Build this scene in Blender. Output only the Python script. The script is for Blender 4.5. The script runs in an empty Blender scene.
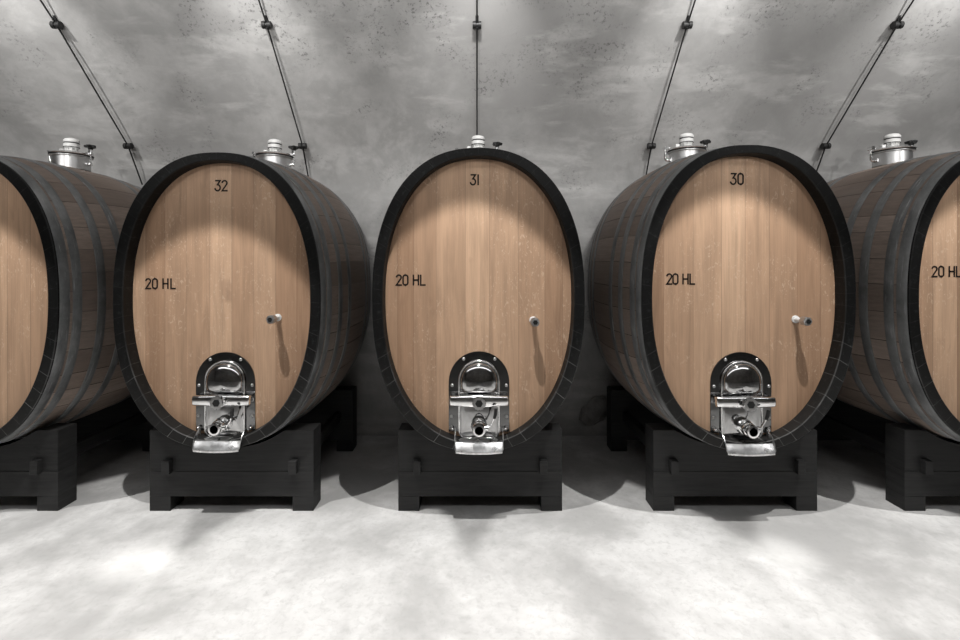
import bpy, bmesh, math, random
from mathutils import Vector, Matrix
PI = math.pi
sc = bpy.context.scene
COL = sc.collection
CAMZ = 1.431
F = 482.0
VPX, VPY = 477.0, 262.0

# ---------------------------------------------------------------- node helpers
def new_mat(name):
    m = bpy.data.materials.new(name); m.use_nodes = True
    nt = m.node_tree; nt.nodes.clear()
    out = nt.nodes.new('ShaderNodeOutputMaterial')
    b = nt.nodes.new('ShaderNodeBsdfPrincipled')
    nt.links.new(b.outputs[0], out.inputs[0])
    return m, nt, b
def N(nt, t, **kw):
    n = nt.nodes.new(t)
    for k, v in kw.items():
        if k in n.inputs: n.inputs[k].default_value = v
        else: setattr(n, k, v)
    return n
def noise(nt, vec, scale, detail=4, rough=.55, dist=0):
    n = N(nt, 'ShaderNodeTexNoise'); n.inputs['Scale'].default_value = scale
    n.inputs['Detail'].default_value = detail; n.inputs['Roughness'].default_value = rough
    n.inputs['Distortion'].default_value = dist
    if vec is not None: nt.links.new(vec, n.inputs['Vector'])
    return n.outputs['Fac']
def mapr(nt, v, a, b, c, d, smooth=False):
    n = N(nt, 'ShaderNodeMapRange'); n.clamp = True
    if smooth: n.interpolation_type = 'SMOOTHSTEP'
    nt.links.new(v, n.inputs['Value'])
    n.inputs['From Min'].default_value = a; n.inputs['From Max'].default_value = b
    n.inputs['To Min'].default_value = c; n.inputs['To Max'].default_value = d
    return n.outputs['Result']
def mth(nt, op, a, b=None):
    n = N(nt, 'ShaderNodeMath'); n.operation = op
    for i, v in enumerate((a, b)):
        if v is None: continue
        if isinstance(v, (int, float)): n.inputs[i].default_value = v
        else: nt.links.new(v, n.inputs[i])
    return n.outputs[0]
def mixc(nt, f, a, b, mode='MIX'):
    n = N(nt, 'ShaderNodeMix'); n.data_type = 'RGBA'; n.blend_type = mode
    if isinstance(f, (int, float)): n.inputs[0].default_value = f
    else: nt.links.new(f, n.inputs[0])
    for i, v in ((6, a), (7, b)):
        if isinstance(v, tuple): n.inputs[i].default_value = v + ((1,) if len(v) == 3 else ())
        else: nt.links.new(v, n.inputs[i])
    return n.outputs[2]
def coords(nt, scale=(1,1,1), kind='Object', add=None):
    tc = N(nt, 'ShaderNodeTexCoord'); mp = N(nt, 'ShaderNodeMapping')
    mp.inputs['Scale'].default_value = scale
    nt.links.new(tc.outputs[kind], mp.inputs['Vector'])
    if add is not None:
        nt.links.new(add, mp.inputs['Location'])
    return mp.outputs[0]
def attr(nt, name):
    a = N(nt, 'ShaderNodeAttribute'); a.attribute_name = name
    return a.outputs['Fac']
def bump(nt, b, h, s, d=.01):
    n = N(nt, 'ShaderNodeBump'); n.inputs['Strength'].default_value = s; n.inputs['Distance'].default_value = d
    nt.links.new(h, n.inputs['Height']); nt.links.new(n.outputs[0], b.inputs['Normal'])
def grey(v, w=0.0): return (v*(1+w), v, v*(1-w))

# ---------------------------------------------------------------- materials
def mat_head():
    m, nt, b = new_mat('oak_head_wood')
    t = attr(nt, 'tone')
    off = N(nt, 'ShaderNodeCombineXYZ'); 
    nt.links.new(mth(nt, 'MULTIPLY', t, 37.0), off.inputs[0]); nt.links.new(mth(nt, 'MULTIPLY', t, 91.0), off.inputs[2])
    c1 = coords(nt, (95, 1, 2.2), add=off.outputs[0])
    c2 = coords(nt, (14, 1, 1.4), add=off.outputs[0])
    c3 = coords(nt, (55, 1, 26), add=off.outputs[0])
    c4 = coords(nt, (1, 1, 1), add=off.outputs[0])
    fine = noise(nt, c1, 1.6, 5, .6, .3)
    wide = noise(nt, c2, 1.3, 4, .55, .8)
    fleck = noise(nt, c3, 1.0, 2, .5, 2.2)
    patch = noise(nt, c4, 3.0, 2, .5)
    base = mixc(nt, mapr(nt, t, 0, 1, 0, 1), (.285, .165, .098), (.56, .375, .25))
    v = mth(nt, 'ADD', mth(nt, 'MULTIPLY', mapr(nt, fine, .3, .7, -.10, .08), 1.0), mapr(nt, wide, .3, .7, -.16, .15))
    vv = mth(nt, 'ADD', v, 1.0)
    col = mixc(nt, 1.0, base, base)
    cm = N(nt, 'ShaderNodeVectorMath'); cm.operation = 'SCALE'
    nt.links.new(base, cm.inputs[0]); nt.links.new(vv, cm.inputs['Scale'])
    fl = mth(nt, 'MULTIPLY', mapr(nt, fleck, .60, .66, 0, .42), mapr(nt, patch, .45, .58, 0, 1))
    c = mixc(nt, fl, cm.outputs[0], (.72, .56, .42))
    dk = noise(nt, coords(nt, (9, 1, 3.5), add=off.outputs[0]), 1.0, 3, .5, .6)
    c = mixc(nt, mapr(nt, dk, .64, .80, 0, .45), c, (.20, .12, .08))
    jt = attr(nt, 'joint_or_glint')
    c = mixc(nt, mth(nt, 'MULTIPLY', jt, .5), c, (.10, .06, .04))
    nt.links.new(c, b.inputs['Base Color'])
    b.inputs['Roughness'].default_value = .55
    b.inputs['Specular IOR Level'].default_value = .3
    bump(nt, b, fine, .12, .003)
    return m
def mat_stave():
    m, nt, b = new_mat('weathered_stave_wood')
    t = attr(nt, 'tone')
    off = N(nt, 'ShaderNodeCombineXYZ'); nt.links.new(mth(nt, 'MULTIPLY', t, 53.0), off.inputs[1])
    c1 = coords(nt, (45, 3, 45), add=off.outputs[0])
    fine = noise(nt, c1, 1.5, 5, .65, .4)
    big = noise(nt, coords(nt, (3, 2, 3)), 1.6, 3, .5)
    base = mixc(nt, t, (.20, .152, .125), (.36, .285, .24))
    base = mixc(nt, mapr(nt, fine, .3, .72, 0, .55), base, (.12, .095, .08))
    base = mixc(nt, mapr(nt, big, .5, .75, 0, .4), base, (.24, .21, .19))
    base = mixc(nt, mth(nt, 'MULTIPLY', attr(nt, 'joint_or_glint'), .55), base, (.03, .025, .02))
    nt.links.new(base, b.inputs['Base Color'])
    b.inputs['Roughness'].default_value = .62
    bump(nt, b, fine, .25, .004)
    return m
def zsep(nt):
    tc = N(nt, 'ShaderNodeTexCoord'); sx = N(nt, 'ShaderNodeSeparateXYZ'); nt.links.new(tc.outputs['Object'], sx.inputs[0])
    return sx.outputs[2]
def mat_chime():
    m, nt, b = new_mat('black_stained_stave_ends')
    c = coords(nt)
    n1 = noise(nt, c, 40, 4, .7); n2 = noise(nt, c, 9, 3, .6)
    base = mixc(nt, mapr(nt, n1, .55, .85, 0, 1), (.004, .004, .004), (.030, .034, .033))
    base = mixc(nt, mapr(nt, zsep(nt), -.2, -.75, 0, .5), base, (.030, .029, .028))
    n3 = noise(nt, c, 7, 2, .5)
    base = mixc(nt, mth(nt, 'MULTIPLY', attr(nt, 'joint_or_glint'), mth(nt, 'MULTIPLY', mapr(nt, n3, .38, .62, .15, .9), mapr(nt, zsep(nt), -.72, -.1, 1, .10))), base, (.23, .23, .225))
    nt.links.new(base, b.inputs['Base Color'])
    b.inputs['Roughness'].default_value = .55
    b.inputs['Specular IOR Level'].default_value = .2
    bump(nt, b, n1, .35, .003)
    return m
def mat_hoop():
    m, nt, b = new_mat('dull_galvanised_hoop_steel')
    c = coords(nt)
    n1 = noise(nt, c, 5, 5, .65); n2 = noise(nt, coords(nt, (6, 60, 6)), 1.5, 3, .6)
    base = mixc(nt, mapr(nt, n1, .35, .7, 0, 1), (.12, .124, .126), (.30, .306, .306))
    base = mixc(nt, mapr(nt, n2, .6, .72, 0, .5), base, (.50, .50, .50))
    nt.links.new(base, b.inputs['Base Color'])
    b.inputs['Metallic'].default_value = .35
    nt.links.new(mapr(nt, n1, .3, .7, .42, .6), b.inputs['Roughness'])
    return m
def mat_steel(name, col=.85, rough=.09, mott=0.0):
    m, nt, b = new_mat(name)
    c = coords(nt)
    n1 = noise(nt, c, 22, 3, .5)
    if mott:
        base = mixc(nt, mapr(nt, n1, .4, .62, 0, mott), grey(col), grey(col*.55))
        nt.links.new(base, b.inputs['Base Color'])
    else:
        nt.links.new(mixc(nt, mapr(nt, n1, .3, .7, 0, .15), grey(col), grey(col*.7)), b.inputs['Base Color'])
    b.inputs['Metallic'].default_value = 1.0
    nt.links.new(mapr(nt, n1, .3, .7, rough, rough*1.8), b.inputs['Roughness'])
    bump(nt, b, noise(nt, c, 14, 2, .4), .12 + mott*.5, .008)
    return m
def mat_flat(name, col, rough=.5, spec=.3, nz=.3):
    m, nt, b = new_mat(name)
    n1 = noise(nt, coords(nt), 18, 4, .6)
    nt.links.new(mixc(nt, mapr(nt, n1, .3, .75, 0, 1), col, tuple(min(1, x*(1+nz)) for x in col)), b.inputs['Base Color'])
    b.inputs['Roughness'].default_value = rough
    b.inputs['Specular IOR Level'].default_value = spec
    return m
def mat_black_timber():
    m, nt, b = new_mat('black_stained_timber')
    g = noise(nt, coords(nt, (3, 3, 40)), 1.5, 5, .65, .5)
    n2 = noise(nt, coords(nt), 4, 3, .5)
    base = mixc(nt, mapr(nt, g, .35, .75, 0, 1), (.012, .012, .0123), (.027, .0265, .026))
    base = mixc(nt, mapr(nt, n2, .5, .8, 0, .4), base, (.034, .034, .034))
    nt.links.new(base, b.inputs['Base Color'])
    b.inputs['Roughness'].default_value = .55
    b.inputs['Specular IOR Level'].default_value = .3
    bump(nt, b, g, .25, .003)
    return m
def mat_plaster():
    m, nt, b = new_mat('mottled_grey_concrete_plaster')
    c = coords(nt)
    a = noise(nt, c, .9, 6, .6, .15); d = noise(nt, c, 3.2, 7, .66, .2); e = noise(nt, c, 14, 5, .7)
    st = noise(nt, coords(nt, (1.2, 3, 5)), 1.1, 6, .62, .2)
    base = mixc(nt, mapr(nt, a, .33, .67, 0, 1, True), (.33, .327, .322), (.55, .546, .538))
    base = mixc(nt, mapr(nt, d, .42, .60, 0, .6, True), base, (.34, .337, .332))
    base = mixc(nt, mapr(nt, st, .52, .66, 0, .6, True), base, (.62, .615, .605))
    base = mixc(nt, mapr(nt, e, .35, .7, 0, .30), base, (.34, .337, .332))
    # pitted clusters
    pit = noise(nt, c, 45, 4, .75); reg = noise(nt, c, 2.6, 3, .55, .6)
    pf = mth(nt, 'MULTIPLY', mapr(nt, pit, .54, .64, 0, .7), mapr(nt, reg, .52, .66, 0, 1))
    base = mixc(nt, pf, base, (.10, .10, .098))
    nt.links.new(base, b.inputs['Base Color'])
    b.inputs['Roughness'].default_value = .8
    b.inputs['Specular IOR Level'].default_value = .2
    h = mth(nt, 'ADD', mth(nt, 'MULTIPLY', d, 1.0), mth(nt, 'MULTIPLY', e, .25))
    bump(nt, b, h, .30, .02)
    return m
def mat_floor():
    m, nt, b = new_mat('polished_concrete_floor')
    c = coords(nt)
    a = noise(nt, c, 1.5, 5, .6, .2); d = noise(nt, c, 5, 6, .7, .4); e = noise(nt, c, 30, 5, .75, .5)
    base = mixc(nt, mapr(nt, a, .38, .62, 0, 1, True), (.36, .357, .352), (.60, .597, .59))
    base = mixc(nt, mapr(nt, d, .42, .66, 0, .5), base, (.38, .377, .37))
    base = mixc(nt, mapr(nt, e, .50, .72, 0, .45), base, (.30, .298, .293))
    nt.links.new(base, b.inputs['Base Color'])
    nt.links.new(mapr(nt, d, .3, .7, .40, .60), b.inputs['Roughness'])
    b.inputs['Specular IOR Level'].default_value = .35
    bump(nt, b, e, .12, .004)
    return m
def mat_rock():
    m, nt, b = new_mat('rough_rock')
    c = coords(nt)
    n1 = noise(nt, c, 22, 6, .7)
    nt.links.new(mixc(nt, n1, (.10, .098, .095), (.42, .41, .40)), b.inputs['Base Color'])
    b.inputs['Roughness'].default_value = .9
    bump(nt, b, n1, .8, .02)
    return m

HEAD = mat_head(); STAVE = mat_stave(); CHIME = mat_chime(); HOOP = mat_hoop()
STEEL = mat_steel('polished_stainless_steel', .90, .09)
PLATE = mat_steel('mirror_steel_plate', .22, .09)
DOOR = mat_steel('darkened_mirror_steel', .50, .05)  # base darkened to stand in for the reflection of a dark room
TRAY = mat_steel('hammered_wet_steel', .80, .24, .75)
SATIN = mat_steel('satin_stainless_steel', .62, .28)
CAPM = mat_flat('pale_grey_valve_plastic', (.62, .62, .61), .4, .4, .1)
RUBBER = mat_flat('black_rubber', (.012, .012, .012), .45, .4)
INK = mat_flat('dark_burnt_lettering', (.018, .014, .012), .6, .1)
TIMBER = mat_black_timber(); PLASTER = mat_plaster(); FLOOR = mat_floor(); ROCK = mat_rock()

# ---------------------------------------------------------------- object helpers
def obj(name, bm, mat, parent=None, smooth=None, loc=None):
    me = bpy.data.meshes.new(name)
    bm.normal_update(); bm.to_mesh(me); bm.free()
    for mm in (mat if isinstance(mat, (list, tuple)) else [mat]): me.materials.append(mm)
    if smooth is not None:
        me.polygons.foreach_set('use_smooth', [True]*len(me.polygons))
        if smooth < 180:
            me.set_sharp_from_angle(angle=math.radians(smooth))
    o = bpy.data.objects.new(name, me); COL.objects.link(o)
    if parent: o.parent = parent
    if loc: o.location = loc
    return o
def empty(name, loc, parent=None):
    o = bpy.data.objects.new(name, None); COL.objects.link(o); o.location = loc
    o.empty_display_size = .1
    if parent: o.parent = parent
    return o
def tag(o, label, cat, group=None):
    o['label'] = label; o['category'] = cat
    if group: o['group'] = group
def box(bm, x0, x1, y0, y1, z0, z1, bev=0):
    vs = [bm.verts.new(p) for p in ((x0,y0,z0),(x1,y0,z0),(x1,y1,z0),(x0,y1,z0),(x0,y0,z1),(x1,y0,z1),(x1,y1,z1),(x0,y1,z1))]
    fs = [bm.faces.new([vs[i] for i in f]) for f in ((0,3,2,1),(4,5,6,7),(0,1,5,4),(1,2,6,5),(2,3,7,6),(3,0,4,7))]
    if bev:
        es = list({e for f in fs for e in f.edges})
        bmesh.ops.bevel(bm, geom=es, offset=bev, segments=2, affect='EDGES', profile=.5)
def prism(bm, pts, y0, y1, bev=0):
    """closed polygon of (x,z) extruded from y0 to y1"""
    a = [bm.verts.new((x, y0, z)) for x, z in pts]; b = [bm.verts.new((x, y1, z)) for x, z in pts]
    n = len(pts)
    f0 = bm.faces.new(a); f1 = bm.faces.new(b[::-1])
    for i in range(n):
        bm.faces.new((a[(i+1) % n], a[i], b[i], b[(i+1) % n]))
    if bev:
        bmesh.ops.bevel(bm, geom=list(f0.edges), offset=bev, segments=2, affect='EDGES')
    bmesh.ops.recalc_face_normals(bm, faces=bm.faces[:])
def lathe(bm, prof, axis='Z', origin=(0,0,0), seg=32):
    """prof: list of (r, h) along the axis"""
    o = Vector(origin); rings = []
    for r, h in prof:
        ring = []
        if r < 1e-6:
            p = {'Z': (0,0,h), 'Y': (0,h,0), 'X': (h,0,0)}[axis]
            ring = [bm.verts.new(o + Vector(p))]
        else:
            for k in range(seg):
                a = 2*PI*k/seg; c, s = r*math.cos(a), r*math.sin(a)
                p = {'Z': (c,s,h), 'Y': (c,h,s), 'X': (h,c,s)}[axis]
                ring.append(bm.verts.new(o + Vector(p)))
        rings.append(ring)
    for A, B in zip(rings, rings[1:]):
        if len(A) == 1 and len(B) == 1: continue
        for k in range(seg):
            k2 = (k+1) % seg
            if len(A) == 1: bm.faces.new((A[0], B[k], B[k2]))
            elif len(B) == 1: bm.faces.new((A[k], A[k2], B[0]))
            else: bm.faces.new((A[k], A[k2], B[k2], B[k]))
    if len(rings[0]) > 1: bm.faces.new(rings[0])
    if len(rings[-1]) > 1: bm.faces.new(rings[-1][::-1])
    bmesh.ops.recalc_face_normals(bm, faces=bm.faces[:])
def tube(bm, pts, r, seg=10, closed=False):
    pts = [Vector(p) for p in pts]; rings = []
    n = len(pts)
    rs = r if isinstance(r, (list, tuple)) else [r]*n
    ref = None
    for i, p in enumerate(pts):
        if closed: t = (pts[(i+1) % n] - pts[i-1]).normalized()
        else: t = (pts[min(i+1, n-1)] - pts[max(i-1, 0)]).normalized()
        if ref is None: ref = t.orthogonal().normalized()
        ref = (ref - t*ref.dot(t)).normalized(); bt = t.cross(ref)
        rings.append([bm.verts.new(p + ref*rs[i]*math.cos(2*PI*k/seg) + bt*rs[i]*math.sin(2*PI*k/seg)) for k in range(seg)])
    m = n if closed else n-1
    for i in range(m):
        A, B = rings[i], rings[(i+1) % n]
        for k in range(seg): bm.faces.new((A[k], A[(k+1) % seg], B[(k+1) % seg], B[k]))
    if not closed:
        bm.faces.new(rings[0][::-1]); bm.faces.new(rings[-1])
    bmesh.ops.recalc_face_normals(bm, faces=bm.faces[:])
def struct(o): o['kind'] = 'structure'; return o

# ---------------------------------------------------------------- barrel shape
A0, C0, L, BULGE, NN = .547, .7845, 1.22, .064, 2.31
NI = 2.20
BULC = .042
TILT = 0.0
FZ = .067
INA, INC = .050, .039; REC = .072
def bul(d): return BULGE*(1-(2*d/L-1)**2)
def bulc(d): return BULC*(1-(2*d/L-1)**2)
_T = []
def uvi(f):
    u, v = uv(f)
    a = math.atan2(math.copysign(abs(v)**(NN/2), v), math.copysign(abs(u)**(NN/2), u)); c, z = math.cos(a), math.sin(a)
    return math.copysign(abs(c)**(2/NI), c), math.copysign(abs(z)**(2/NI), z)
def _table():
    M = 4000; last = None; s = 0
    for i in range(M+1):
        a = 2*PI*i/M + PI/2; c, z = math.cos(a), math.sin(a)
        u = math.copysign(abs(c)**(2/NN), c); v = math.copysign(abs(z)**(2/NN), z)
        if last: s += math.hypot((u-last[0])*A0, (v-last[1])*C0)
        _T.append((s, u, v)); last = (u, v)
    tot = _T[-1][0]
    for i in range(len(_T)): _T[i] = (_T[i][0]/tot, _T[i][1], _T[i][2])
_table()
import bisect
_K = [t[0] for t in _T]
def uv(f):
    f %= 1.0
    i = min(max(bisect.bisect_left(_K, f), 1), len(_T)-1)
    s0, u0, v0 = _T[i-1]; s1, u1, v1 = _T[i]
    k = (f-s0)/max(s1-s0, 1e-9)
    return u0+(u1-u0)*k, v0+(v1-v0)*k
def normal_offset(f, a, c, off):
    """point of the superellipse (a, c) moved outward along its normal"""
    u, v = uv(f); u1, v1 = uv(f+.002); u0, v0 = uv(f-.002)
    tx, tz = (u1-u0)*a, (v1-v0)*c; l = math.hypot(tx, tz)
    nx, nz = tz/l, -tx/l
    if nx*u + nz*v < 0: nx, nz = -nx, -nz
    return u*a + nx*off, v*c + nz*off
def ring(f, d, off=0.0):
    x, z = normal_offset(f, A0+bul(d), C0+bulc(d), off)
    return x, d, z

def staves(seed, n=48):
    rnd = random.Random(seed); w = [rnd.uniform(.75, 1.25) for _ in range(n)]
    s = sum(w); acc = 0; out = []
    for x in w: out.append((acc/s, x/s, rnd.random())); acc += x
    return out
def add_attr(bm):
    return bm.faces.layers.float.new('tone'), bm.faces.layers.float.new('joint_or_glint')
def body_mesh(seed):
    bm = bmesh.new(); T, J = add_attr(bm)
    cols = []   # (frac, offset, tone of the face starting here, joint)
    g = .0016
    P = 4.25
    for f0, w, t in staves(seed, 34):
        e = g/P
        cols += [(f0-e, 0, t, 1), (f0, -.003, t, 1), (f0+e, 0, t, 0), (f0+w*.35, 0, t, 0), (f0+w*.7, 0, t, 0)]
    ds = [.0, .04]+[L*i/20 for i in range(1, 20)]+[L-.04, L]
    ds = sorted(set(round(x, 4) for x in ds))
    grid = [[bm.verts.new(ring(f, d, o)) for f, o, _, _ in cols] for d in ds]
    n = len(cols)
    for A, B in zip(grid, grid[1:]):
        for k in range(n):
            fc = bm.faces.new((A[k], A[(k+1) % n], B[(k+1) % n], B[k])); fc[T] = cols[k][2]; fc[J] = cols[k][3]
    bmesh.ops.recalc_face_normals(bm, faces=bm.faces[:])
    return bm
def chime_mesh(seed, front=True):
    bm = bmesh.new(); T, J = add_attr(bm)
    cols = []; e = .0013/4.25
    for f0, w, t in staves(seed):
        cols += [(f0-e, t, 1), (f0+e, t, 0), (f0+w*.35, t, 0), (f0+w*.7, t, 0)]
    n = len(cols)
    sgn = 1 if front else -1; base = 0 if front else L
    # profile: (inset from outer skin, depth)
    prof = [(-.004/.045, .009), (-.004/.045, .0015), (-.0005/.045, -.002), (.92, -.002), (1.0, .002), (1.02, REC-.006), (1.06, REC+.012)]
    rows = []
    for k_, dep in prof:
        r = []
        for f, _, _ in cols:
            q_ = max(0, k_); (u0, v0), (u1, v1) = uv(f), uvi(f)
            x = u0*(A0-min(0, k_)*INA)*(1-min(q_, 1))+u1*(A0-INA*max(k_, 1))*min(q_, 1)
            z = v0*(C0-min(0, k_)*INC)*(1-min(q_, 1))+v1*(C0-INC*max(k_, 1))*min(q_, 1)
            r.append(bm.verts.new((x, base+sgn*dep, z)))
        rows.append(r)
    for i, (A, B) in enumerate(zip(rows, rows[1:])):
        for k in range(n):
            fc = bm.faces.new((A[k], A[(k+1) % n], B[(k+1) % n], B[k])); fc[T] = cols[k][1]
            fc[J] = (max(cols[k][2], .5) if i in (1, 3) else cols[k][2]) if i < 5 else 0  # both bevel rows also carry a painted edge highlight
    bmesh.ops.recalc_face_normals(bm, faces=bm.faces[:])
    return bm
def hoop_mesh(d0, d1):
    bm = bmesh.new(); n = 128; th = .0032
    prof = [(d0, .0005), (d0, th), (d0+.002, th+.001), (d1-.002, th+.001), (d1, th), (d1, .0005)]
    rows = [[bm.verts.new(ring(k/n, d, o)) for k in range(n)] for d, o in prof]
    for A, B in zip(rows, rows[1:]):
        for k in range(n): bm.faces.new((A[k], A[(k+1) % n], B[(k+1) % n], B[k]))
    # riveted lap on the lower side
    bmesh.ops.recalc_face_normals(bm, faces=bm.faces[:])
    return bm
HA, HC = A0-INA-.0005, C0-INC-.0005
def head_half(x):
    k = 1-abs(x/HA)**NI
    return HC*max(k, 0)**(1/NI)
def head_mesh(cuts, tones, y):
    bm = bmesh.new(); T, J = add_attr(bm)
    def strip(x0, x1, t, j, nx):
        cols = []
        for i in range(nx+1):
            x = x0+(x1-x0)*i/nx; h = head_half(x)
            cols.append([bm.verts.new((x, y, s*h)) for s in (-1, -.5, 0, .5, 1)])
        for a, b in zip(cols, cols[1:]):
            for q in range(4):
                try:
                    fc = bm.faces.new((a[q], b[q], b[q+1], a[q+1])); fc[T] = t; fc[J] = j
                except ValueError: pass
    g = .0011
    for i in range(len(cuts)-1):
        a, b = cuts[i], cuts[i+1]
        edge = (i in (0, len(cuts)-2))
        strip(a+(g if i else 0), b-(g if i < len(cuts)-2 else 0), tones[i], 0, 14 if edge else 5)
        if i: strip(a-g, a+g, tones[i], 1, 1)
    bmesh.ops.remove_doubles(bm, verts=bm.verts[:], dist=.00002)
    return bm

# ------------------------------------------------ lettering (single-line DIN-like strokes, unit box 0..w x 0..1)
def arc(cx, cz, rx, rz, a0, a1, n=8):
    return [(cx+rx*math.cos(math.radians(a0+(a1-a0)*i/n)), cz+rz*math.sin(math.radians(a0+(a1-a0)*i/n))) for i in range(n+1)]
def rr(w, h, r):
    return arc(w-r, h-r, r, r, 0, 90, 5)+arc(r, h-r, r, r, 90, 180, 5)+arc(r, r, r, r, 180, 270, 5)+arc(w-r, r, r, r, 270, 360, 5)
CH = {
 '0': (.44, [rr(.44, 1, .22)+[(.44, .78)]]),
 '1': (.14, [[(.06, 1), (.06, 0)]]),
 '2': (.46, [arc(.22, .77, .22, .23, 170, -35, 10)+[(0, .0), (.46, 0)]]),
 '3': (.44, [[(.02, 1), (.43, 1), (.19, .60)]+arc(.20, .30, .24, .30, 75, -165, 12)]),
 'H': (.46, [[(0, 0), (0, 1)], [(.46, 0), (.46, 1)], [(0, .5), (.46, .5)]]),
 'L': (.42, [[(0, 1), (0, 0), (.42, 0)]]),
}
def stroke(bm, pts, w, y):
    P = [Vector(p) for p in pts]
    L_, R_ = [], []
    for i, p in enumerate(P):
        d0 = (p-P[i-1]).normalized() if i else None
        d1 = (P[i+1]-p).normalized() if i < len(P)-1 else None
        d0 = d0 or d1; d1 = d1 or d0
        n0 = Vector((-d0.y, d0.x)); n1 = Vector((-d1.y, d1.x)); nn = (n0+n1)
        nn = nn.normalized() if nn.length > 1e-4 else n0
        k = min(1/max(nn.dot(n0), .35), 2.0)
        q = p
        if i == 0: q = p-d1*w*.3
        if i == len(P)-1: q = p+d0*w*.3
        L_.append(bm.verts.new((q.x+nn.x*w/2*k, y, q.y+nn.y*w/2*k)))
        R_.append(bm.verts.new((q.x-nn.x*w/2*k, y, q.y-nn.y*w/2*k)))
    for i in range(len(P)-1):
        bm.faces.new((L_[i], R_[i], R_[i+1], L_[i+1]))
def text_mesh(s, h, x, z, y, space=.20, lw=.0086, gap=.12):
    """text whose left edge is x and baseline z, on the head plane"""
    bm = bmesh.new(); cx = x
    for ch in s:
        if ch == ' ': cx += h*.40; continue
        w, strokes = CH[ch]
        for st in strokes: stroke(bm, [(cx+p[0]*h*1.08, z+p[1]*h) for p in st], lw, y)
        cx += (w*1.08+space+(gap if ch == 'H' else 0))*h
    bmesh.ops.recalc_face_normals(bm, faces=bm.faces[:])
    return bm

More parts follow.
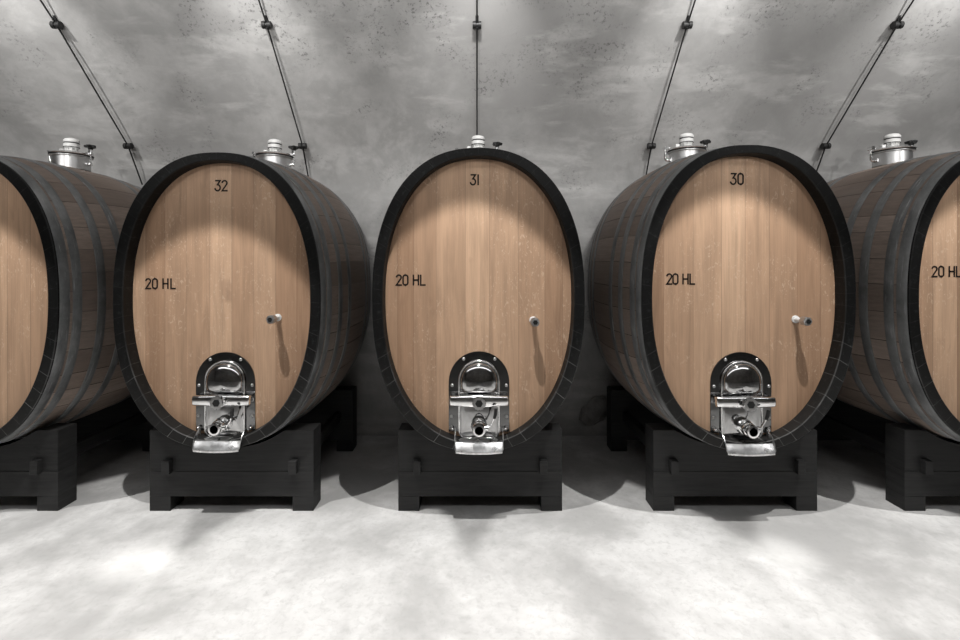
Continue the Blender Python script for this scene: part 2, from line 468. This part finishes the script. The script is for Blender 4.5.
# ------------------------------------------------ door, tap, hatch (barrel-local: x, d (y), z from barrel centre)
ZC = 1.237
def arch(w, z0, z1, n=18):
    r = w/2
    return [(-r, z0), (r, z0)] + [(r*math.cos(PI*i/n), z1-r+r*math.sin(PI*i/n)) for i in range(n+1)]
def stadium(w, z0, z1, rb, n=14):
    r = w/2
    pts = [(r*math.cos(PI*i/n), z1-r+r*math.sin(PI*i/n)) for i in range(n+1)]
    pts += [(-r+rb-rb*math.cos(PI/2*i/6), z0+rb-rb*math.sin(PI/2*i/6)) for i in range(7)]
    pts += [(r-rb+rb*math.sin(PI/2*i/6), z0+rb-rb*math.cos(PI/2*i/6)) for i in range(7)]
    return pts
def make_door(root, dx, roll):
    """arched steel door plate with its fittings"""
    H = REC
    bm = bmesh.new()
    prism(bm, arch(.322, .528-ZC, .955-ZC), H-.006, H, .0015)
    plate = obj('door_plate', bm, PLATE, root, 35, (dx, 0, 0))
    # raised frame and domed door
    z0, z1 = .490-ZC, .906-ZC
    w = .212
    bm = bmesh.new()
    prism(bm, stadium(w-.004, z0+.003, z1-.003, .04), H-.014, H-.005)
    obj('door_collar', bm, DOOR, plate, 30)
    bm = bmesh.new()
    tube(bm, [(x, H-.014, z) for x, z in stadium(w, z0+.004, z1, .045)], .0055, 8, True)
    obj('door_gasket_frame', bm, STEEL, plate, 60)
    bm = bmesh.new()
    cen = Vector((0, z1-w/2-.01))
    rows = []
    for q_ in range(15):
        a_ = PI/2*q_/14
        k = 1.0*math.cos(a_)+.0005; dep = .013+.045*math.sin(a_)
        rr_ = []
        for x, z in stadium(w-.014, z1-.175, z1-.008, .04, 20):
            v = Vector((x, z)); q = cen+(v-cen)*k
            rr_.append(bm.verts.new((q.x, H-dep, q.y)))
        rows.append(rr_)
    n = len(rows[0])
    for A, B in zip(rows, rows[1:]):
        for k in range(n): bm.faces.new((A[k], A[(k+1) % n], B[(k+1) % n], B[k]))
    bm.faces.new(rows[-1])
    # lower half: gently bellied panel
    g_ = []
    for iz in range(13):
        zz = z0+.012+(z1-.165-z0-.012)*iz/12
        g_.append([bm.verts.new(((w/2-.012)*(-1+2*ix/16), H-.013-.010*max(0, math.cos(PI/2*(-1+2*ix/16)))**.7*math.sin(PI*iz/12)**.5 if 0 < iz < 12 else H-.013, zz)) for ix in range(17)])
    for A, B in zip(g_, g_[1:]):
        for k in range(16): bm.faces.new((A[k], A[k+1], B[k+1], B[k]))
    bmesh.ops.recalc_face_normals(bm, faces=bm.faces[:])
    obj('domed_door', bm, DOOR, plate, 60)
    # crossbar: wide in the middle, square ends
    zb = .704-ZC
    bm = bmesh.new()
    rows = []
    for x, hz_, hy_ in ((-.153, .018, .010), (-.151, .025, .015), (-.146, .027, .017), (-.10, .028, .018), (-.05, .031, .021), (0, .034, .024), (.05, .031, .021), (.10, .028, .018), (.146, .027, .017), (.151, .025, .015), (.153, .018, .010)):
        r_ = []
        for k in range(28):
            a_ = 2*PI*k/28; c_, s_ = math.cos(a_), math.sin(a_)
            r_.append(bm.verts.new((x, H-.046+hy_*math.copysign(abs(c_)**.75, c_), zb+hz_*math.copysign(abs(s_)**.75, s_))))
        rows.append(r_)
    for A, B in zip(rows, rows[1:]):
        for k in range(28): bm.faces.new((A[k], A[(k+1) % 28], B[(k+1) % 28], B[k]))
    bm.faces.new(rows[0][::-1]); bm.faces.new(rows[-1])
    bmesh.ops.recalc_face_normals(bm, faces=bm.faces[:])
    obj('crossbar', bm, STEEL, plate, 50)
    for s in (-1, 1):
        bm = bmesh.new()
        box(bm, s*.137-.012, s*.137+.012, H-.044, H-.004, zb-.020, zb+.024, .005)
        obj('crossbar_foot', bm, STEEL, plate, 35)
    # star nut
    bm = bmesh.new()
    pts = []
    for k in range(16):
        a = 2*PI*k/16+PI/16; r = .037 if k % 2 == 0 else .0305
        pts.append((r*math.cos(a), zb+r*math.sin(a)))
    prism(bm, pts, H-.100, H-.078, .005)
    lathe(bm, [(.022, H-.08), (.022, H-.06)], 'Y', (0, 0, zb), 20)
    nut = obj('star_nut', bm, STEEL, plate, 40)
    bm = bmesh.new()
    lathe(bm, [(.020, H-.102), (.020, H-.099)], 'Y', (0, 0, zb), 6)
    obj('nut_recess', bm, RUBBER, plate, None)
    # outlet valve
    zv = .572-ZC
    bm = bmesh.new()
    lathe(bm, [(.042, H-.02), (.042, H-.044), (.036, H-.050), (.024, H-.052), (.024, H-.060), (.031, H-.062), (.036, H-.070), (.036, H-.082), (.031, H-.090),
               (.024, H-.092), (.024, H-.104), (.031, H-.106), (.031, H-.122), (.022, H-.123), (.0195, H-.108)], 'Y', (0, 0, zv), 28)
    obj('outlet_valve', bm, STEEL, plate, 35)
    bm = bmesh.new()
    lathe(bm, [(.020, H-.117), (.0, H-.117)], 'Y', (0, 0, zv), 24)
    obj('valve_opening', bm, RUBBER, plate, None)
    bm = bmesh.new()
    tube(bm, [(.018, H-.09, zv), (.040, H-.09, zv+.004), (.052, H-.088, zv+.010)], [.014, .014, .010], 14)
    lathe(bm, [(.016, 0), (.016, .008), (.010, .010)], 'X', (.040, H-.09, zv+.003), 14)
    tube(bm, [(.052, H-.088, zv+.006), (.070, H-.090, zv+.035), (.080, H-.098, zv+.062)], [.0045]*3, 8)
    lev = obj('valve_lever', bm, STEEL, plate, 40)
    bm = bmesh.new()
    tube(bm, [(.078, H-.0975, zv+.056), (.083, H-.101, zv+.075), (.087, H-.104, zv+.108)], [.0075, .009, .009], 10)
    obj('lever_grip', bm, RUBBER, plate, 50)
    # screws
    for x, z in ((-.082, .915), (.084, .915), (-.143, .775), (.146, .775), (-.147, .610), (.147, .608), (-.147, .553), (.147, .551)):
        bm = bmesh.new()
        lathe(bm, [(.0088, H-.006), (.0088, H-.009), (.006, H-.0125), (0, H-.0135)], 'Y', (x, 0, z-ZC), 14)
        obj('screw', bm, SATIN, plate, 50)
    # drip tray: floor, two splayed wings, rolled front lip
    bm = bmesh.new()
    hw = .119
    P_ = [(.046, .500), (.020, .502), (-.007, .499), (-.022, .482), (-.034, .460), (-.033, .451)]
    n = 12; rows = []
    for i in range(n+1):
        t = -1+2*i/n
        sag = .007*(1-t*t)
        rows.append([bm.verts.new((t*(hw+.003*(1-q/5)), y, z-ZC-sag*min(1, max(0, (q-1)/2)))) for q, (y, z) in enumerate(P_)])
    for a, b in zip(rows, rows[1:]):
        for q in range(5): bm.faces.new((a[q], b[q], b[q+1], a[q+1]))
    for s, r in ((-1, rows[0]), (1, rows[-1])):
        up = [bm.verts.new((s*(hw+.005), y, z-ZC)) for y, z in ((.050, .552), (.024, .545), (-.004, .528), (-.020, .503), (-.031, .470))]
        for q in range(4): bm.faces.new((r[q], r[q+1], up[q+1], up[q]))
    bmesh.ops.recalc_face_normals(bm, faces=bm.faces[:])
    ex = bmesh.ops.solidify(bm, geom=bm.faces[:], thickness=.0025)
    obj('drip_tray', bm, TRAY, plate, 30)
    for s in (-1, 1):
        bm = bmesh.new()
        lathe(bm, [(.009, H-.006), (.010, H-.02), (.007, H-.026), (0, H-.028)], 'Y', (s*.141, 0, .545-ZC), 12)
        obj('tray_stud', bm, STEEL, plate, 60)
    plate.rotation_euler = (0, 0, 0)
    return plate
def make_tap(root, x, z):
    bm = bmesh.new(); o = (0, 0, 0)
    y0 = REC
    lathe(bm, [(.020, y0), (.020, y0-.006), (.0125, y0-.009), (.0125, y0-.062), (.016, y0-.066)], 'Y', o, 16)
    tap = obj('sampling_tap', bm, CAPM, root, 40, (x, 0, z))
    bm = bmesh.new()
    pts = []
    for k in range(12):
        a = 2*PI*k/12; r = .0235 if k % 2 == 0 else .0215
        pts.append((r*math.cos(a), r*math.sin(a)))
    prism(bm, pts, y0-.104, y0-.064, .006)
    obj('tap_knob', bm, SATIN, tap, 40)
    bm = bmesh.new()
    lathe(bm, [(.013, y0-.1055), (.013, y0-.103)], 'Y', o, 6)
    obj('tap_nozzle', bm, RUBBER, tap, None)
    return tap
def make_hatch(root):
    zt = C0+BULC
    ym = .74
    bm = bmesh.new()
    lathe(bm, [(.105, -.02), (.105, .062), (.118, .066), (.118, .070)], 'Z', (0, 0, 0), 40)
    neck = obj('hatch_neck', bm, SATIN, root, 40, (0, ym, zt+.022))
    bm = bmesh.new()
    lathe(bm, [(.120, .070), (.120, .077)], 'Z', (0, 0, 0), 40)
    obj('lid_gasket', bm, RUBBER, neck, 40)
    bm = bmesh.new()
    lathe(bm, [(.126, .077), (.129, .081), (.126, .086), (.110, .092), (.080, .101), (.040, .107), (0, .108)], 'Z', (0, 0, 0), 40)
    obj('hatch_lid', bm, STEEL, neck, 50)
    bm = bmesh.new()
    lathe(bm, [(.034, .100), (.034, .112), (.028, .114), (.028, .128), (.038, .130), (.044, .134), (.044, .156), (.038, .159), (.038, .166)], 'Z', (0, 0, 0), 28)
    for k_ in range(8):
        a_ = 2*PI*k_/8
        box(bm, .031*math.cos(a_)-.004, .031*math.cos(a_)+.004, .031*math.sin(a_)-.004, .031*math.sin(a_)+.004, .113, .132)
    box(bm, -.075, -.050, -.012, .012, .095, .122, .003)
    obj('vent_valve', bm, CAPM, neck, 35)
    bm = bmesh.new()
    lathe(bm, [(.0445, .131), (.0455, .133), (.0445, .135)], 'Z', (0, 0, 0), 28)
    lathe(bm, [(.043, .159), (.044, .162), (.043, .164)], 'Z', (0, 0, 0), 28)
    obj('vent_seal', bm, RUBBER, neck, 35)
    bm = bmesh.new()
    lathe(bm, [(.044, .164), (.046, .167), (.045, .178), (.036, .189), (.020, .194), (0, .195)], 'Z', (0, 0, 0), 28)
    obj('vent_cap', bm, CAPM, neck, 50)
    # swing bolt with black hand knob
    bm = bmesh.new()
    box(bm, .098, .136, -.014, .014, .012, .028, .003)
    tube(bm, [(.128, 0, .02), (.128, 0, .120)], .006, 10)
    box(bm, .100, .142, -.012, .012, .084, .098, .003)
    lathe(bm, [(.013, .098), (.013, .116), (.009, .118)], 'Z', (.128, 0, 0), 12)
    obj('swing_bolt', bm, STEEL, neck, 40)
    bm = bmesh.new()
    lathe(bm, [(.012, .112), (.014, .124), (.022, .132)], 'Z', (.128, 0, 0), 18)
    pts = []
    rows = []
    for zz, k in ((.130, .85), (.136, 1.0), (.145, 1.0), (.150, .7)):
        rows.append([bm.verts.new((.128+(.030+.006*math.cos(5*2*PI*j/40))*k*math.cos(2*PI*j/40), (.030+.006*math.cos(5*2*PI*j/40))*k*math.sin(2*PI*j/40), zz)) for j in range(40)])
    for A, B in zip(rows, rows[1:]):
        for k in range(40): bm.faces.new((A[k], A[(k+1) % 40], B[(k+1) % 40], B[k]))
    bm.faces.new(rows[0][::-1]); bm.faces.new(rows[-1])
    bmesh.ops.recalc_face_normals(bm, faces=bm.faces[:])
    obj('hand_knob', bm, RUBBER, neck, 40)
    # hinge on the other side
    bm = bmesh.new()
    tube(bm, [(-.100, 0, .014), (-.136, 0, .016), (-.143, 0, .024), (-.143, 0, .092), (-.136, 0, .102), (-.11, 0, .098)], .008, 10)
    lathe(bm, [(.012, -.02), (.012, .02)], 'Y', (-.141, 0, .098), 12)
    lathe(bm, [(.011, -.018), (.011, .018)], 'Y', (-.106, 0, .016), 12)
    obj('lid_hinge', bm, STEEL, neck, 40)
    return neck

# barrels: (number, centre px, front depth, centre z, label ...)
def shift(D): return D/F
BAR = [
    dict(n=None, px=-47,   D=2.53, zc=1.226, cuts=[-.5,-.40,-.27,-.14,-.03,.10,.215,.34,.43,.5], tap=None),
    dict(n='32', px=216.5, D=2.56, zc=1.226, cuts=[-.5,-.425,-.32,-.205,-.075,.045,.165,.285,.40,.5], tap=(.297, 1.128)),
    dict(n='31', px=478.4, D=2.50, zc=1.236, cuts=[-.5,-.43,-.345,-.225,-.07,.06,.215,.355,.45,.5], tap=(.292, 1.121)),
    dict(n='30', px=749.0, D=2.48, zc=1.246, cuts=[-.5,-.41,-.255,-.105,.02,.15,.295,.42,.5], tap=(.305, 1.128)),
    dict(n=None, px=1016., D=2.48, zc=1.243, cuts=[-.5,-.36,-.23,-.11,.02,.14,.26,.39,.5], tap=(.305, 1.128)),
]
TONES = [[.5,.75,.9,.8,.9,.85,.7,.6,.5], [.75,.35,.6,.62,.9,.55,.75,.35,.3], [.45,.3,.5,.75,.95,.75,.6,.35,.5],
         [.3,.62,.8,1,.7,.55,.35,.45], [.55,.9,.35,.8,.9,.6,.6,.5]]
LAB = [
    'oval oak wine barrel cut off by the left edge, no marking in view',
    'oval oak wine barrel marked 32 with polished steel door at its foot',
    'oval oak wine barrel marked 31 with polished steel door, seen straight on in the middle',
    'oval oak wine barrel marked 30 with polished steel door at its foot',
    'oval oak wine barrel cut off by the right edge, marked 20 HL',
]
SLAB = [
    'black timber cradle under the barrel cut off by the left edge',
    'black timber cradle carrying the barrel marked 32',
    'black timber cradle carrying the barrel marked 31',
    'black timber cradle carrying the barrel marked 30',
    'black timber cradle under the barrel cut off by the right edge',
]
HOOPS = [(.0095, .062), (.078, .128), (.220, .272), (.368, .418)]
HOOPS += [(L-b, L-a) for a, b in HOOPS]
hoop_me = {}
for i, B in enumerate(BAR):
    X = (B['px']-VPX)*B['D']/F
    B['X'] = X
    root = empty('wine_barrel', (X, B['D'], B['zc'])); root.rotation_euler.x = -TILT
    tag(root, LAB[i], 'barrel', 'oval oak barrels in a row')
    obj('stave_body', body_mesh(11+i), STAVE, root, 60)
    obj('front_rim', chime_mesh(11+i), CHIME, root, 35)
    obj('back_rim', chime_mesh(11+i, False), CHIME, root, 35)
    cuts = [max(-HA+.0001, min(HA-.0001, c)) for c in B['cuts']]
    cuts[0] = -HA+.0001; cuts[-1] = HA-.0001
    obj('front_head', head_mesh(cuts, TONES[i], REC), HEAD, root)
    obj('back_head', head_mesh(cuts, TONES[i], L-REC), HEAD, root)
    for d0, d1 in HOOPS:
        if (d0, d1) not in hoop_me:
            o = obj('hoop', hoop_mesh(d0, d1), HOOP, root, 40); hoop_me[(d0, d1)] = o.data
        else:
            o = bpy.data.objects.new('hoop', hoop_me[(d0, d1)]); COL.objects.link(o); o.parent = root
    Dh = B['D']+REC
    dz = B['zc']
    def hx(px): return (px-VPX)*Dh/F - X
    def hz(py): return CAMZ-(py-VPY)*Dh/F - dz
    yT = REC-.0012
    if B['n'] == '32':
        obj('number_marking', text_mesh('32', .055, hx(215.5), hz(190.8), yT), INK, root)
        obj('volume_marking', text_mesh('20 HL', .053, hx(146), hz(288.5), yT), INK, root)
    elif B['n'] == '31':
        obj('number_marking', text_mesh('31', .053, hx(470.8), hz(184.8), yT), INK, root)
        obj('volume_marking', text_mesh('20 HL', .053, hx(396.5), hz(285), yT, .17, .0086, .06), INK, root)
    elif B['n'] == '30':
        obj('number_marking', text_mesh('30', .056, hx(730.8), hz(184.3), yT), INK, root)
        obj('volume_marking', text_mesh('20 HL', .053, hx(666.8), hz(284), yT, .12, .0082, .09), INK, root)
    elif i == 4:
        obj('volume_marking', text_mesh('20 HL', .053, hx(932), hz(276.5), yT, .17, .0086, .06), INK, root)
    dpx = {1: 226.0, 2: 479.0, 3: 740.4}.get(i)
    dxx = hx(dpx) if dpx else {0: .01, 4: -.04}[i]
    p = make_door(root, dxx, 0)
    p.location.z = ZC-B['zc']-(.015 if i == 1 else 0)
    if B['tap']: make_tap(root, B['tap'][0]-(.02 if i > 2 else 0), B['tap'][1]-B['zc'])
    make_hatch(root)

# ---------------------------------------------------------------- cradles
SY0, SY1 = 2.64, 2.765
RY0, RY1 = 3.47, 3.59
SPX = [-41, 231.3, 480.2, 736.0, 968.0+0]
SPX = [-24, 231.5, 480.2, 735.4, 986.6]
TOP = .508; HWD = .449
def saddle(B, sx, y0, y1, z_lo, z_hi):
    ds = [y-B['D'] for y in (y0, (y0+y1)/2, y1)]
    a, c = A0+max(bul(d) for d in ds)+.006, C0+max(bulc(d) for d in ds)+.006
    pts = []; z_lo -= FZ
    n = 48
    for i in range(n+1):
        x = HWD-2*HWD*i/n
        bx = sx+x-B['X']
        k = 1-min(1, abs(bx/a))**NN
        zz = B['zc']-c*k**(1/NN)-.001
        pts.append((x, min(z_hi, zz)-FZ))
    return [(-HWD, z_lo), (HWD, z_lo)]+pts
for i, B in enumerate(BAR):
    sx = (SPX[i]-VPX)*SY0/F
    if abs(sx-B['X']) > .12: sx = B['X']+(.03 if sx > B['X'] else -.03)
    r = empty('barrel_cradle', (sx, SY0, FZ))
    tag(r, SLAB[i], 'stand', 'black timber cradles under the barrels')
    for y0, y1 in ((SY0, SY1), (RY0, RY1)):
        yy0, yy1 = y0-SY0, y1-SY0
        bm = bmesh.new(); prism(bm, saddle(B, sx, y0, y1, .286, TOP), yy0, yy1, .002)
        obj('saddle_beam', bm, TIMBER, r)
        bm = bmesh.new(); box(bm, -HWD, HWD, yy0, yy1, .080, .2175, .002)
        obj('lower_beam', bm, TIMBER, r)
        for s in (-1, 1):
            bm = bmesh.new(); a, b = sorted((s*HWD, s*(HWD-.115))); box(bm, a, b, yy0, yy1, 0, .080, .002)
            obj('leg', bm, TIMBER, r)
    for s in (-1, 1):
        bm = bmesh.new(); a, b = sorted((s*.322, s*.364))
        box(bm, a, b, -.034, RY1-SY0+.034, .212, .286, .003)
        obj('rail', bm, TIMBER, r)

# ---------------------------------------------------------------- room shell
XW = 7.2
prof = [(3.975, 0), (3.985, .6), (4.00, 1.2), (4.005, 1.7), (3.975, 2.05), (3.865, 2.28), (3.745, 2.425), (3.57, 2.60), (3.37, 2.79), (3.12, 3.015),
        (2.85, 3.275), (2.5, 3.50), (2.1, 3.66), (1.6, 3.78), (1.0, 3.85), (.4, 3.85), (-.3, 3.78), (-1.0, 3.66), (-1.7, 3.42),
        (-2.3, 3.05), (-2.75, 2.6), (-3.0, 2.1), (-3.05, 1.2), (-3.05, 0)]
def smooth_prof(P, n=4):
    out = []
    for i in range(len(P)-1):
        p0 = Vector(P[max(i-1, 0)]); p1 = Vector(P[i]); p2 = Vector(P[i+1]); p3 = Vector(P[min(i+2, len(P)-1)])
        for k in range(n):
            t = k/n
            out.append(.5*((2*p1)+(p2-p0)*t+(2*p0-5*p1+4*p2-p3)*t*t+(3*p1-p0-3*p2+p3)*t*t*t))
    out.append(Vector(P[-1])); return out
prof = [((y*.953 if y > 0 else y), CAMZ+(z-CAMZ)*.953 if z > 0 else 0) for y, z in prof]
SP = smooth_prof(prof)
def shell(name, pts, nx=24):
    bm = bmesh.new(); rows = []
    for i in range(nx+1):
        x = -XW+2*XW*i/nx
        rows.append([bm.verts.new((x, p.x, p.y)) for p in pts])
    for A, B in zip(rows, rows[1:]):
        for k in range(len(pts)-1): bm.faces.new((A[k], B[k], B[k+1], A[k+1]))
    bmesh.ops.recalc_face_normals(bm, faces=bm.faces[:])
    return struct(obj(name, bm, PLASTER, None, 180))
# plastered skin: rear wall, vault, wall behind the camera
ia = max(i for i, q in enumerate(SP) if q.x > 3 and q.y < 1.75)
ib = min(i for i, q in enumerate(SP) if q.x < -2.6 and q.y < 2.3)
shell('wall_back', SP[:ia+1]); shell('ceiling', SP[ia:ib+1]); shell('wall_front', SP[ib:])
for nm, x in (('wall_left', -XW), ('wall_right', XW)):
    bm = bmesh.new(); bm.faces.new([bm.verts.new((x, p.x, p.y)) for p in SP])
    struct(obj(nm, bm, PLASTER))
bm = bmesh.new(); box(bm, -XW, XW, -3.05, 3.80, -.1, FZ)
struct(obj('floor', bm, FLOOR))

# rough rock showing through the wall foot
bm = bmesh.new()
bmesh.ops.create_icosphere(bm, subdivisions=4, radius=1)
rnd = random.Random(4)
from mathutils import noise as mnoise
for v in bm.verts:
    n_ = mnoise.noise(v.co*2.2)*.22+mnoise.noise(v.co*6)*.07
    v.co *= 1+n_
    v.co = Vector((v.co.x*.12, v.co.y*.04, v.co.z*.10))
    v.co.z += -.35*abs(v.co.x-.05) if v.co.x < .02 else 0
o = obj('exposed_rock', bm, ROCK, None, 60, (.93, 3.775, .285))
tag(o, 'rough dark rock bulging from the wall foot behind the cradle of barrel 30', 'rock')

# ---------------------------------------------------------------- vault cables
PITCH = 1.302
CP = [(3.918, 2.060), (3.76, 2.336), (3.12, 2.965), (2.745, 3.285), (2.0, 3.62)]
CP = [(y*.957, CAMZ+(z-CAMZ)*.957) for y, z in CP]
CLAB = ['black cable clamped to the vault, leftmost, above the barrel cut off by the left edge',
        'black cable clamped to the vault above the barrel marked 32',
        'black cable clamped to the vault above the barrel marked 31, hanging vertical',
        'black cable clamped to the vault above the barrel marked 30',
        'black cable clamped to the vault, rightmost, above the barrel cut off by the right edge']
for i in range(5):
    x = (i-2)*PITCH
    r = empty('vault_cable', (x, CP[2][0], CP[2][1])); tag(r, CLAB[i], 'cable', 'black cables clamped along the vault')
    def loc(p): return (0, p[0]-CP[2][0], p[1]-CP[2][1])
    bm = bmesh.new(); tube(bm, [loc(p) for p in CP], .0052, 8)
    obj('cable', bm, RUBBER, r, 60)
    for p in (CP[1], CP[2], CP[3]):
        # standoff normal to the vault
        best = min(SP, key=lambda q: (q.x-p[0])**2+(q.y-p[1])**2)
        d = Vector((0, best.x-p[0], best.y-p[1])); ln = d.length; d.normalize()
        c = Vector(loc(p))
        bm = bmesh.new()
        tube(bm, [c-d*.016, c+d*(ln+.01)], .010, 12)
        ax = Vector((1, 0, 0))
        tube(bm, [c-ax*.027, c-ax*.007], .022, 16); tube(bm, [c+ax*.007, c+ax*.027], .022, 16)
        tube(bm, [c-ax*.012, c+ax*.012], .016, 12)
        obj('clamp', bm, RUBBER, r, 40)

# ---------------------------------------------------------------- lights
def spot(name, loc, target, power, angle, blend, radius, col=(1, .985, .965)):
    l = bpy.data.lights.new(name, 'SPOT'); l.energy = power; l.spot_size = math.radians(angle); l.spot_blend = blend
    l.shadow_soft_size = radius; l.color = col
    o = bpy.data.objects.new(name, l); COL.objects.link(o); o.location = loc
    o.rotation_euler = (Vector(target)-Vector(loc)).to_track_quat('-Z', 'Y').to_euler()
    return o
for i, B in enumerate(BAR):
    X = B['X']-.04
    spot('barrel_spotlight', (X, 1.72, 3.52), (X, 1.72+3.46*math.tan(math.radians(3.5)), .06), 335, 45.3, .11, .016)
    spot('floor_fill_spot', (X+.69, 1.38, 3.45), (X+.69, 1.38, 0), 95, 50, 1.0, .05)  # added fill for the floor, aimed straight down between barrels
for k in range(7):
    x = (k-3)*1.385
    spot('back_wall_fill_spot', (x, 2.05, 3.22), (x, 3.8, 2.2), 80, 58, 1.0, .025)  # added unseen spots that brighten the rear wall and barrel tops
    x += .69
    if k < 6: spot('vault_wash_fill', (x, .95, 2.30), (x, 3.1, 3.15), 44, 104, .9, .012)  # added unseen uplight to brighten the vault, no fixture modelled
for x, y, p in ((-1.55, 2.20, 480), (-.10, 2.28, 120), (1.42, 2.26, 520)):
    spot('floor_hotspot_helper', (x, 1.75, 3.46), (x, y, 0), p, 6.5, 1.0, .06)  # added narrow beams that make the bright patches on the floor
a = bpy.data.lights.new('vault_fill_light', 'AREA'); a.energy = 42; a.shape = 'RECTANGLE'; a.size = 9; a.size_y = .5
o = bpy.data.objects.new('vault_fill_light', a); COL.objects.link(o); o.location = (0, .2, 3.5)
o.rotation_euler = (Vector((0, 2.0, -2.2))).to_track_quat('-Z', 'Y').to_euler()
w = bpy.data.worlds.new('World'); sc.world = w; w.use_nodes = True
w.node_tree.nodes['Background'].inputs[0].default_value = (.02, .02, .02, 1)

# ---------------------------------------------------------------- camera
cd = bpy.data.cameras.new('camera'); cam = bpy.data.objects.new('camera', cd); COL.objects.link(cam)
cam.location = (0, 0, CAMZ); cam.rotation_euler = (PI/2, 0, 0)
cd.sensor_width = 36; cd.lens = F/960*36
cd.shift_x = (480-VPX)/960; cd.shift_y = -(320-VPY)/960
cd.clip_start = .02
sc.camera = cam
sc.view_settings.view_transform = 'Standard'
sc.view_settings.look = 'None'
sc.view_settings.exposure = 0
sc.view_settings.gamma = 1
